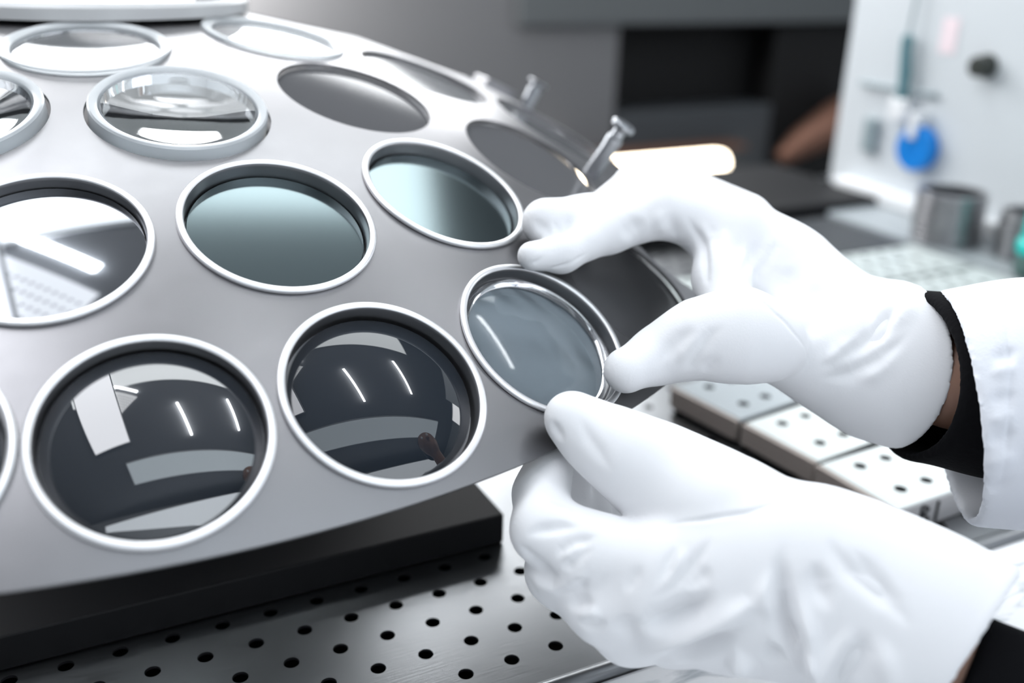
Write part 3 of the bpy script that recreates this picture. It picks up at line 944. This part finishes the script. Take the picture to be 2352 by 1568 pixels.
RFOLDS = [
    ([(0.2451, -0.3471, 1.0074), (0.2494, -0.3512, 0.9986), (0.2512, -0.3564, 0.9933), (0.2484, -0.3641, 0.9899), (0.2442, -0.3707, 0.9863), (0.241, -0.3767, 0.9802), (0.2289, -0.3946, 0.9803)], 0.00273, -0.00225),
    ([(0.2508, -0.3511, 1.0042), (0.2529, -0.3549, 0.9997), (0.2538, -0.3602, 0.9959), (0.2483, -0.3716, 0.9893), (0.2451, -0.3765, 0.9854), (0.2427, -0.3803, 0.9811)], 0.00343, 0.0015),
    ([(0.2549, -0.3555, 1.0026), (0.2545, -0.36, 0.9962), (0.2499, -0.3689, 0.9908)], 0.00312, -0.0011200000000000001),
    ([(0.2605, -0.3612, 1.0007), (0.2576, -0.3662, 0.9952), (0.2521, -0.3734, 0.9907)], 0.00275, 0.00125),
    ([(0.2731, -0.3679, 0.9963), (0.2685, -0.3713, 0.9894), (0.2588, -0.3797, 0.9871), (0.2515, -0.3851, 0.9838), (0.2449, -0.3887, 0.9801)], 0.0034, 0.0015),
    ([(0.2858, -0.3694, 0.9966), (0.28, -0.3733, 0.9887), (0.2752, -0.3739, 0.9835), (0.265, -0.3807, 0.9808), (0.2396, -0.4035, 0.9848)], 0.00342, 0.00188),
    ([(0.2772, -0.3682, 0.996), (0.2754, -0.3694, 0.9919), (0.2698, -0.372, 0.9869), (0.2574, -0.3826, 0.9853), (0.2488, -0.3879, 0.9816)], 0.0031, -0.00138),
    ([(0.2678, -0.366, 0.9987), (0.2608, -0.3738, 0.991), (0.2498, -0.3815, 0.9859)], 0.00377, -0.00125),
    ([(0.2874, -0.3711, 0.9957), (0.2842, -0.3746, 0.9916), (0.279, -0.375, 0.9856), (0.2736, -0.3755, 0.9795), (0.2404, -0.4088, 0.9853)], 0.00342, -0.0016200000000000001),
    ([(0.2886, -0.386, 0.9855), (0.2817, -0.3879, 0.9774), (0.2513, -0.4172, 0.9805)], 0.00603, -0.00188),
    ([(0.2979, -0.3918, 0.9862), (0.2932, -0.3955, 0.9819), (0.2894, -0.3982, 0.9773), (0.2849, -0.3993, 0.9733), (0.2786, -0.402, 0.9702), (0.2552, -0.423, 0.9758)], 0.00538, 0.00175),
    ([(0.2965, -0.4123, 0.9752), (0.2898, -0.4143, 0.9723), (0.2821, -0.4174, 0.97), (0.2681, -0.4242, 0.966), (0.2596, -0.4315, 0.9604)], 0.00523, -0.0025),
    ([(0.3113, -0.4191, 0.98), (0.3055, -0.4243, 0.9768), (0.3012, -0.4284, 0.9731), (0.2975, -0.4324, 0.9694), (0.2945, -0.4359, 0.9655)], 0.00228, -0.0015),
    ([(0.3111, -0.4364, 0.9782), (0.306, -0.4372, 0.9743), (0.3013, -0.4378, 0.9703), (0.2961, -0.4401, 0.9641), (0.2914, -0.4392, 0.9605)], 0.00356, -0.00275),
    ([(0.3157, -0.4392, 0.9801), (0.3099, -0.4407, 0.9763), (0.3051, -0.4413, 0.9721), (0.2982, -0.442, 0.965)], 0.00515, 0.00188),
    ([(0.3077, -0.4367, 0.9759), (0.3032, -0.4375, 0.9722), (0.299, -0.4379, 0.9684), (0.2949, -0.4385, 0.9646), (0.2888, -0.4375, 0.9598), (0.2843, -0.4363, 0.9573), (0.2794, -0.4355, 0.9549), (0.2748, -0.4345, 0.9524), (0.2671, -0.4312, 0.947)], 0.00355, -0.003),
    ([(0.2909, -0.4345, 0.9638), (0.2848, -0.4347, 0.96), (0.2791, -0.4346, 0.956), (0.274, -0.4337, 0.9538), (0.2696, -0.4321, 0.9512)], 0.0042, 0.0025),
    ([(0.3065, -0.4495, 0.9691), (0.3019, -0.449, 0.9647), (0.2979, -0.4478, 0.9599), (0.2939, -0.4467, 0.9552), (0.2902, -0.4448, 0.9525), (0.2868, -0.4427, 0.9497), (0.2833, -0.4405, 0.9468), (0.2784, -0.4376, 0.9456), (0.2732, -0.4351, 0.9445), (0.2685, -0.4319, 0.9431)], 0.00385, -0.003),
    ([(0.3015, -0.4509, 0.9618), (0.2974, -0.4493, 0.9576), (0.2936, -0.4475, 0.9533), (0.2897, -0.4456, 0.9489), (0.2841, -0.4418, 0.9462), (0.2783, -0.438, 0.9435)], 0.00417, 0.00212),
    ([(0.212, -0.4101, 0.9715), (0.2087, -0.4087, 0.9679), (0.2055, -0.4073, 0.9643), (0.2024, -0.4052, 0.9597), (0.1987, -0.4039, 0.9555), (0.1926, -0.4044, 0.9512)], 0.00377, -0.0015),
    ([(0.222, -0.419, 0.9743), (0.2157, -0.4165, 0.9688), (0.2107, -0.4146, 0.9606), (0.2086, -0.4116, 0.9525), (0.2067, -0.4081, 0.9474)], 0.00313, -0.002),
    ([(0.213, -0.4134, 0.9693), (0.2087, -0.4119, 0.9627), (0.2062, -0.41, 0.9573), (0.204, -0.4078, 0.9518)], 0.00376, 0.0011200000000000001),
    ([(0.219, -0.422, 0.9606), (0.2154, -0.4177, 0.9538), (0.2153, -0.4137, 0.9482)], 0.00283, -0.0011200000000000001),
    ([(0.1714, -0.3181, 1.0038), (0.1758, -0.3254, 0.9993), (0.1793, -0.3371, 0.9966)], 0.00309, -0.00138),
    ([(0.1787, -0.3255, 1.0041), (0.1821, -0.3277, 0.9993), (0.1806, -0.3345, 0.9978)], 0.00238, -0.0011200000000000001),
    ([(0.1916, -0.3241, 1.0054), (0.1863, -0.3284, 0.999), (0.1801, -0.3356, 0.9972)], 0.0031, -0.00138),
    ([(0.2084, -0.3243, 1.006), (0.2021, -0.3254, 1.0038), (0.1959, -0.3265, 1.0017), (0.1865, -0.3317, 0.9985)], 0.00417, 0.00125),
    ([(0.1688, -0.3397, 0.9827), (0.1772, -0.3419, 0.9846), (0.1867, -0.3422, 0.9874), (0.1946, -0.3397, 0.989)], 0.00109, -0.0009),
    ([(0.1575, -0.3378, 0.9862), (0.1624, -0.3426, 0.9883), (0.1674, -0.3418, 0.9916)], 0.00107, -0.0009),
    ([(0.2276, -0.3397, 1.0029), (0.2196, -0.3383, 0.9982), (0.2134, -0.3379, 0.9927)], 0.00488, -0.002),
    ([(0.2338, -0.3425, 1.006), (0.2395, -0.3453, 1.0001), (0.2463, -0.3444, 0.991)], 0.00421, -0.0015),
    ([(0.2313, -0.3395, 1.0078), (0.2348, -0.3433, 1.0015), (0.2391, -0.342, 0.9937)], 0.0049, 0.0015),
    ([(0.2289, -0.4017, 0.9826), (0.2322, -0.4079, 0.984), (0.2369, -0.4123, 0.9847), (0.2411, -0.4202, 0.9818), (0.2443, -0.4249, 0.978), (0.249, -0.4279, 0.9734), (0.2519, -0.4305, 0.9693), (0.256, -0.4318, 0.9644), (0.2643, -0.4295, 0.9531), (0.2657, -0.43, 0.9454)], 0.00102, -0.0008),
    ([(0.2759, -0.3312, 1.0118), (0.2792, -0.3364, 1.0119), (0.2812, -0.3432, 1.0124), (0.2919, -0.3447, 1.0106)], 0.00508, 0.00188),
    ([(0.3119, -0.4004, 0.9838), (0.3123, -0.4112, 0.9808), (0.3093, -0.4212, 0.9791)], 0.00473, 0.0015),
]
LFOLDS = [
    ([(0.1303, -0.4885, 0.8879), (0.1345, -0.4948, 0.8869), (0.1381, -0.4981, 0.8896), (0.1421, -0.5008, 0.8918), (0.1461, -0.5033, 0.8958), (0.1502, -0.5055, 0.8996), (0.1534, -0.5073, 0.9039), (0.1571, -0.5086, 0.9077)], 0.00505, -0.0055),
    ([(0.1409, -0.4883, 0.8622), (0.1428, -0.4934, 0.8665), (0.144, -0.4991, 0.8714), (0.1468, -0.5026, 0.8742), (0.1493, -0.5063, 0.8782), (0.1519, -0.5097, 0.8819), (0.1547, -0.5128, 0.8854), (0.1572, -0.5152, 0.8893), (0.1599, -0.5173, 0.8929), (0.1627, -0.5192, 0.8962)], 0.00409, -0.005),
    ([(0.1787, -0.5176, 0.9229), (0.1776, -0.5197, 0.9193), (0.1764, -0.5217, 0.9158), (0.1754, -0.5235, 0.9121), (0.1754, -0.5255, 0.9082), (0.1753, -0.5276, 0.9044), (0.1755, -0.5294, 0.9003), (0.1767, -0.5314, 0.8953), (0.1778, -0.5334, 0.8904), (0.1795, -0.535, 0.8849), (0.1821, -0.5365, 0.878), (0.1857, -0.537, 0.8698)], 0.00361, -0.0045),
    ([(0.1068, -0.4445, 0.9061), (0.1122, -0.4492, 0.9102), (0.1196, -0.4533, 0.9122), (0.1253, -0.4588, 0.9133)], 0.0025, -0.0025),
    ([(0.1142, -0.4574, 0.901), (0.1167, -0.4591, 0.9051), (0.1216, -0.4623, 0.9093), (0.1255, -0.4645, 0.9115), (0.1301, -0.4656, 0.9129)], 0.00274, -0.00212),
    ([(0.1154, -0.4605, 0.8971), (0.1172, -0.4635, 0.9009), (0.1215, -0.466, 0.9063), (0.1268, -0.4687, 0.9099)], 0.00273, -0.00175),
    ([(0.1155, -0.4599, 0.9005), (0.119, -0.4626, 0.906), (0.1249, -0.4649, 0.9104)], 0.00273, 0.0015),
    ([(0.1052, -0.4421, 0.9019), (0.1069, -0.4462, 0.8995), (0.1097, -0.4484, 0.8958), (0.1125, -0.4515, 0.8939), (0.1147, -0.4557, 0.893), (0.1163, -0.461, 0.8936)], 0.00336, -0.00275),
    ([(0.1117, -0.4364, 0.8827), (0.1116, -0.4446, 0.8845), (0.1129, -0.4499, 0.8841), (0.1161, -0.4573, 0.8852), (0.1184, -0.465, 0.8913), (0.1204, -0.4687, 0.8969), (0.1232, -0.4712, 0.9013)], 0.00365, 0.00275),
    ([(0.1167, -0.4386, 0.9171), (0.1212, -0.4432, 0.9172), (0.1257, -0.4468, 0.9158), (0.1261, -0.4517, 0.915)], 0.00196, -0.0015),
    ([(0.1153, -0.4556, 0.8823), (0.1186, -0.4649, 0.8898), (0.1206, -0.4687, 0.8944), (0.1232, -0.4715, 0.8982)], 0.00275, -0.00225),
    ([(0.1168, -0.4642, 0.881), (0.1197, -0.4711, 0.8868), (0.1237, -0.4774, 0.8894)], 0.00302, -0.00212),
    ([(0.1175, -0.4695, 0.8804), (0.1211, -0.4766, 0.885), (0.1248, -0.481, 0.8861)], 0.003, 0.0015),
    ([(0.1179, -0.4711, 0.8781), (0.1222, -0.4789, 0.8808), (0.1257, -0.4834, 0.8843)], 0.00245, -0.00175),
    ([(0.1294, -0.4866, 0.89), (0.1302, -0.4887, 0.886), (0.1313, -0.4892, 0.8805), (0.1344, -0.4868, 0.8708)], 0.00457, -0.00275),
    ([(0.1374, -0.4882, 0.8676), (0.139, -0.4952, 0.8739), (0.1421, -0.4999, 0.878), (0.1456, -0.5038, 0.8825), (0.1492, -0.5075, 0.8867), (0.1529, -0.5107, 0.8916), (0.1568, -0.5137, 0.8962), (0.1595, -0.5156, 0.8993), (0.1625, -0.5172, 0.9022), (0.1655, -0.5189, 0.905), (0.1688, -0.5192, 0.9097), (0.1724, -0.5194, 0.9141)], 0.00416, 0.00425),
    ([(0.1319, -0.491, 0.884), (0.1347, -0.4949, 0.887), (0.1381, -0.4978, 0.8891), (0.1424, -0.5006, 0.8931), (0.1467, -0.5034, 0.897), (0.1511, -0.506, 0.9007), (0.1554, -0.5087, 0.9044)], 0.00471, -0.003),
    ([(0.1412, -0.4907, 0.8655), (0.1418, -0.4969, 0.8711), (0.144, -0.5009, 0.8745), (0.1469, -0.504, 0.877), (0.1497, -0.507, 0.8795), (0.152, -0.5104, 0.8837), (0.155, -0.513, 0.8871), (0.1579, -0.5155, 0.8904), (0.1607, -0.518, 0.8938), (0.165, -0.5207, 0.8977)], 0.00368, -0.00425),
    ([(0.1625, -0.4963, 0.9226), (0.159, -0.4972, 0.9198), (0.1561, -0.4975, 0.9165), (0.1531, -0.4979, 0.9132), (0.1499, -0.4977, 0.9103), (0.1468, -0.4973, 0.9072), (0.144, -0.4966, 0.9038), (0.1399, -0.4951, 0.9001), (0.136, -0.4934, 0.8962)], 0.00288, -0.00225),
    ([(0.1507, -0.4884, 0.9166), (0.1475, -0.4908, 0.9136), (0.1449, -0.4926, 0.91), (0.1422, -0.4933, 0.9058), (0.1394, -0.4941, 0.9017)], 0.00263, -0.0015),
    ([(0.1532, -0.4911, 0.9176), (0.1497, -0.4934, 0.9135), (0.1468, -0.4951, 0.9088), (0.1432, -0.4952, 0.9046), (0.1397, -0.4951, 0.9)], 0.00289, 0.0016200000000000001),
    ([(0.1382, -0.4855, 0.9097), (0.134, -0.4853, 0.9028), (0.1306, -0.4848, 0.8963)], 0.00265, -0.001),
    ([(0.158, -0.5036, 0.9141), (0.1541, -0.5027, 0.9105), (0.1504, -0.5015, 0.9067), (0.1446, -0.4993, 0.9014)], 0.00338, -0.002),
    ([(0.1821, -0.5149, 0.9269), (0.1787, -0.5172, 0.9233), (0.1762, -0.5187, 0.9189), (0.1744, -0.5208, 0.9147), (0.1729, -0.5227, 0.9103), (0.173, -0.5248, 0.9066), (0.1734, -0.5266, 0.9026), (0.1741, -0.5282, 0.8983), (0.1756, -0.5305, 0.8942), (0.1773, -0.5325, 0.8899), (0.1791, -0.5346, 0.8856), (0.181, -0.5358, 0.8808), (0.1829, -0.537, 0.8759), (0.1857, -0.5375, 0.8701)], 0.00381, -0.0045),
    ([(0.1778, -0.5235, 0.9155), (0.1781, -0.5263, 0.9112), (0.1784, -0.5291, 0.9069), (0.1789, -0.5316, 0.9024), (0.1797, -0.534, 0.8976), (0.1806, -0.536, 0.8925), (0.1818, -0.5379, 0.8871), (0.184, -0.5401, 0.8816), (0.1864, -0.5422, 0.8757), (0.1898, -0.5431, 0.8679), (0.1975, -0.5404, 0.8552)], 0.00407, 0.00525),
    ([(0.1737, -0.5172, 0.9187), (0.1721, -0.519, 0.9142), (0.1706, -0.5209, 0.9098), (0.1703, -0.5227, 0.906), (0.1704, -0.5242, 0.9019), (0.1706, -0.5255, 0.8975)], 0.00406, 0.003),
    ([(0.1872, -0.5248, 0.9227), (0.1859, -0.5279, 0.9189), (0.1851, -0.5303, 0.9147), (0.1862, -0.534, 0.9104), (0.1872, -0.5376, 0.9063)], 0.00376, -0.00275),
    ([(0.1955, -0.5466, 0.9045), (0.1941, -0.5475, 0.9004), (0.193, -0.5482, 0.8961), (0.191, -0.5474, 0.8922), (0.1893, -0.5463, 0.888), (0.1878, -0.5451, 0.8835), (0.1873, -0.544, 0.8783), (0.1877, -0.5423, 0.8721), (0.1903, -0.5385, 0.8633), (0.1914, -0.536, 0.8561)], 0.00431, -0.004),
    ([(0.1929, -0.5437, 0.905), (0.1903, -0.5436, 0.8998), (0.1879, -0.5432, 0.8943), (0.1864, -0.5428, 0.8898), (0.1855, -0.5419, 0.8848), (0.1848, -0.5408, 0.8794), (0.1856, -0.5384, 0.8716), (0.1902, -0.5325, 0.8594), (0.187, -0.5336, 0.8557)], 0.00408, 0.00375),
    ([(0.198, -0.5496, 0.9029), (0.1981, -0.5524, 0.8988), (0.1984, -0.555, 0.8944), (0.1994, -0.5583, 0.8879), (0.1999, -0.5599, 0.883), (0.2003, -0.5616, 0.8782), (0.2014, -0.5629, 0.8727)], 0.00444, 0.00225),
    ([(0.193, -0.5216, 0.9294), (0.1939, -0.5247, 0.9271), (0.1945, -0.528, 0.9251), (0.1953, -0.5311, 0.9228), (0.1962, -0.5342, 0.9207), (0.1982, -0.5376, 0.9187), (0.2003, -0.5411, 0.9168), (0.2022, -0.5446, 0.9149), (0.2045, -0.5478, 0.9128), (0.2059, -0.5513, 0.9103), (0.2073, -0.5548, 0.908), (0.209, -0.558, 0.9054)], 0.00373, -0.00225),
    ([(0.2, -0.5289, 0.927), (0.2008, -0.5329, 0.9248), (0.2019, -0.5366, 0.9223), (0.2032, -0.54, 0.9196), (0.2043, -0.5437, 0.9172), (0.2061, -0.5474, 0.915), (0.2082, -0.5508, 0.9125)], 0.00325, -0.0016200000000000001),
    ([(0.1947, -0.5014, 0.9367), (0.1896, -0.5021, 0.9355), (0.1852, -0.5022, 0.9339), (0.1805, -0.5005, 0.9324), (0.1757, -0.4989, 0.9309), (0.1722, -0.4967, 0.9297), (0.1689, -0.4941, 0.9282), (0.1655, -0.4916, 0.9268), (0.162, -0.489, 0.9254), (0.159, -0.4857, 0.9236), (0.1562, -0.4821, 0.9215), (0.1519, -0.4782, 0.9193), (0.1471, -0.4746, 0.9175)], 0.00103, -0.0014),
    ([(0.1299, -0.4222, 0.9456), (0.1304, -0.4263, 0.9412), (0.1324, -0.4307, 0.937)], 0.0026, -0.0015),
    ([(0.1381, -0.4298, 0.9497), (0.1384, -0.4349, 0.9458), (0.1389, -0.4396, 0.9418), (0.1401, -0.4444, 0.9386), (0.1417, -0.4485, 0.9349), (0.1436, -0.4522, 0.9311)], 0.00311, -0.0011200000000000001),
    ([(0.1586, -0.5145, 0.8766), (0.1637, -0.5188, 0.877), (0.1678, -0.5234, 0.8812)], 0.00574, 0.005),
    ([(0.1672, -0.5235, 0.8846), (0.172, -0.5276, 0.886), (0.1741, -0.5295, 0.8888)], 0.00461, -0.00375),
    ([(0.1789, -0.5344, 0.8857), (0.1815, -0.537, 0.8874), (0.1833, -0.5393, 0.8889)], 0.00405, 0.00312),
]
KNIT_R = ([[(0.32082, -0.44442, 0.94114, 0.04197), (0.34307, -0.47572, 0.94491, 0.04227), (0.36616, -0.50703, 0.94958, 0.04262)]], [(0.31855, -0.43982, 0.94342), (-0.93039, 0.36266, 0.05344)])
KNIT_L = ([[(0.24434, -0.56113, 0.8653, 0.0316), (0.26834, -0.58735, 0.85559, 0.03411), (0.29024, -0.60984, 0.84642, 0.03602)]], [(0.24526, -0.55553, 0.87333), (-0.49579, 0.86135, 0.11077)])
COAT_R = ([[(0.32395, -0.46257, 0.93129, 0.05621), (0.34798, -0.48563, 0.93921, 0.05642), (0.38932, -0.52858, 0.94921, 0.05841)]], [(0.32934, -0.46121, 0.92964), (-0.79062, 0.57501, -0.21042)])
COAT_L = ([[(0.2672, -0.59299, 0.85787, 0.04289), (0.2722, -0.6155, 0.8618, 0.04081)]], [(0.26473, -0.58522, 0.85626), (-0.45647, 0.88803, 0.05511)])
SKIN_R = [(0.29931, -0.38676, 0.96163, 0.01595), (0.31557, -0.42405, 0.94021, 0.01943), (0.33328, -0.45925, 0.94366, 0.02443), (0.35333, -0.49034, 0.94811, 0.03033)]
SKIN_L = [(0.18769, -0.49905, 0.89632, 0.0177), (0.21966, -0.52809, 0.88927, 0.02047), (0.24491, -0.56129, 0.86692, 0.02545), (0.26846, -0.58706, 0.85636, 0.02828)]
CFOLDS = [
    ([(0.3315, -0.4728, 0.9945), (0.3238, -0.4801, 0.9927), (0.3181, -0.4859, 0.9904), (0.3143, -0.4904, 0.9874), (0.3109, -0.4946, 0.9844), (0.3082, -0.4981, 0.9811), (0.3058, -0.5014, 0.9777), (0.3041, -0.5041, 0.9741), (0.3025, -0.5069, 0.9705), (0.3008, -0.509, 0.9666), (0.2995, -0.5108, 0.9626), (0.2985, -0.5124, 0.9584), (0.2979, -0.5137, 0.9541), (0.2971, -0.5149, 0.9497), (0.2971, -0.5156, 0.9449), (0.2969, -0.5164, 0.9402), (0.2972, -0.5169, 0.9352), (0.298, -0.5168, 0.9286), (0.2996, -0.5163, 0.9216), (0.3022, -0.5152, 0.9138), (0.3065, -0.5129, 0.9048)], 0.00093, -0.0008),
    ([(0.3096, -0.5037, 0.98), (0.3049, -0.5008, 0.9766), (0.2996, -0.4973, 0.9731)], 0.00296, -0.0015),
    ([(0.3061, -0.5079, 0.9742), (0.3019, -0.5045, 0.9716), (0.2966, -0.4999, 0.9682)], 0.00294, 0.0013),
    ([(0.3027, -0.5129, 0.9649), (0.2978, -0.5093, 0.9612), (0.293, -0.5046, 0.9581)], 0.00293, -0.0014),
    ([(0.3012, -0.516, 0.9575), (0.2961, -0.5115, 0.9534), (0.292, -0.5072, 0.9512)], 0.00293, 0.0013),
    ([(0.3005, -0.5183, 0.9506), (0.2955, -0.5139, 0.9455), (0.2913, -0.5093, 0.941)], 0.00293, -0.0015),
    ([(0.3006, -0.5207, 0.9405), (0.2962, -0.5158, 0.9359), (0.2927, -0.5109, 0.9299)], 0.00332, 0.0014),
    ([(0.3023, -0.5219, 0.9303), (0.2987, -0.5167, 0.9241), (0.297, -0.5134, 0.9206), (0.2953, -0.5101, 0.917)], 0.00337, -0.0016),
    ([(0.3239, -0.4893, 0.9927), (0.3198, -0.4853, 0.9909), (0.314, -0.484, 0.9882)], 0.00266, -0.001),
]
I4 = Matrix.Identity(4)
person = empty('person', 'person in a white lab coat and white cotton gloves holding the dome with both hands', 'person', Matrix.Translation((0.6, -0.85, 0)))
GH = 0.00125
gr = link('glove', soft_mesh('glove', RIGHT, GH, RFOLDS, RCUT), 'glove', person, smooth=180, matrix=I4)
gl = link('glove', soft_mesh('glove', LEFT, GH, LFOLDS, LCUT), 'glove', person, smooth=180, matrix=I4)


def tube_of(name, spec, h, folds, wall, hollow, m):
    return link(name, soft_mesh(name, [(n, .01, .01, None) for n in spec[0]], h, folds, spec[1], wall, hollow, pad=0.006), m, person, smooth=180, matrix=I4)


tube_of('knit_cuff', KNIT_R, 0.0014, (), 0.0048, 0.05, 'knit')
tube_of('knit_cuff', KNIT_L, 0.0014, (), 0.0048, 0.05, 'knit')
cs = tube_of('coat_sleeve', COAT_R, 0.0022, CFOLDS, 0.0046, 0.07, 'coat')
tube_of('coat_sleeve', COAT_L, 0.0026, (), 0.005, 0.05, 'coat')
# the body: both forearms run up to the shoulders, one continuous skin
EL_R, SH_R = (0.47, -0.66, 0.955, 0.047), (0.93, -0.78, 1.24, 0.062)
EL_L, SH_L = (0.38, -0.76, 0.885, 0.045), (0.59, -1.00, 1.22, 0.062)
CH = (0.79, -0.94, 1.16, 0.11)
DX, DY = 0.15, 0.08


def sh(*n):
    return (n[0] + DX, n[1] + DY) + n[2:]


bd = soft_mesh('body', [(SKIN_R + [EL_R, SH_R, CH], .005, .02, None), (SKIN_L + [EL_L, SH_L, CH], .005, .02, None),
                        ([CH, sh(0.64, -1.03, 1.10, 0.115)], .02, .05, None),
                        ([sh(0.62, -0.99, 1.28, 0.052), sh(0.585, -0.955, 1.40, 0.05)], .02, .04, None),
                        ([sh(0.575, -0.945, 1.47, 0.085), sh(0.585, -0.955, 1.51, 0.092)], .03, .03, None),
                        ([sh(0.545, -0.905, 1.42, 0.042)], .03, .03, None),
                        ([sh(0.516, -0.868, 1.475, 0.011), sh(0.506, -0.853, 1.452, 0.014)], .01, .014, None)], 0.005, pad=0.01)
body = link('body', bd, 'skin', person, smooth=180, matrix=I4)
coat = soft_mesh('coat_torso', [([COAT_R[0][0][-1][:3] + (0.066,), (0.49, -0.67, 0.96, 0.068), sh(0.78, -0.87, 1.235, 0.085), sh(0.64, -1.02, 1.20, 0.125)], .03, .03, None),
                                ([COAT_L[0][0][-1][:3] + (0.052,), (0.37, -0.775, 0.89, 0.064), sh(0.44, -1.08, 1.215, 0.085), sh(0.64, -1.02, 1.20, 0.125)], .03, .03, None),
                                ([sh(0.64, -1.03, 1.14, 0.145), sh(0.67, -1.06, 0.85, 0.145), sh(0.68, -1.07, 0.45, 0.17)], .05, .05, None)], 0.007, pad=0.012)
link('coat_torso', coat, 'coat', person, smooth=180, matrix=I4)
hair = soft_mesh('hair', [([sh(0.60, -0.975, 1.53, 0.094), sh(0.625, -1.0, 1.47, 0.09)], .03, .03, None)], 0.006, pad=0.01)
link('hair', hair, 'black', person, smooth=180, matrix=I4)
for sx in (-1, 1):
    ex = Vector((0.506 + DX, -0.872 + DY, 1.492)) + Vector((0.83, 0.56, 0)) * 0.03 * sx
    link('eye', lathe('eye', [(0, -0.011), (0.008, -0.008), (0.011, 0), (0.008, 0.008), (0, 0.011)], 16), 'white', person, smooth=180, matrix=Matrix.Translation(ex))
link('trousers', soft_mesh('trousers', [([sh(0.61, -1.13, 0.55, 0.08), sh(0.60, -1.12, 0.07, 0.055)], .02, .02, None), ([sh(0.75, -1.01, 0.55, 0.08), sh(0.74, -1.0, 0.07, 0.055)], .02, .02, None),
                                        ([sh(0.61, -1.13, 0.60, 0.08), sh(0.75, -1.01, 0.60, 0.08)], .02, .04, None)], 0.008, pad=0.01), 'mach2', person, smooth=180, matrix=I4)
for fx in ((0.75, -1.04), (0.89, -0.92)):
    link('shoe', soft_mesh('shoe', [([(fx[0], fx[1], 0.045, 0.042), (fx[0] - 0.09, fx[1] + 0.11, 0.038, 0.036)], .02, .02, None)], 0.005, pad=0.01), 'black', person, smooth=180, matrix=I4)
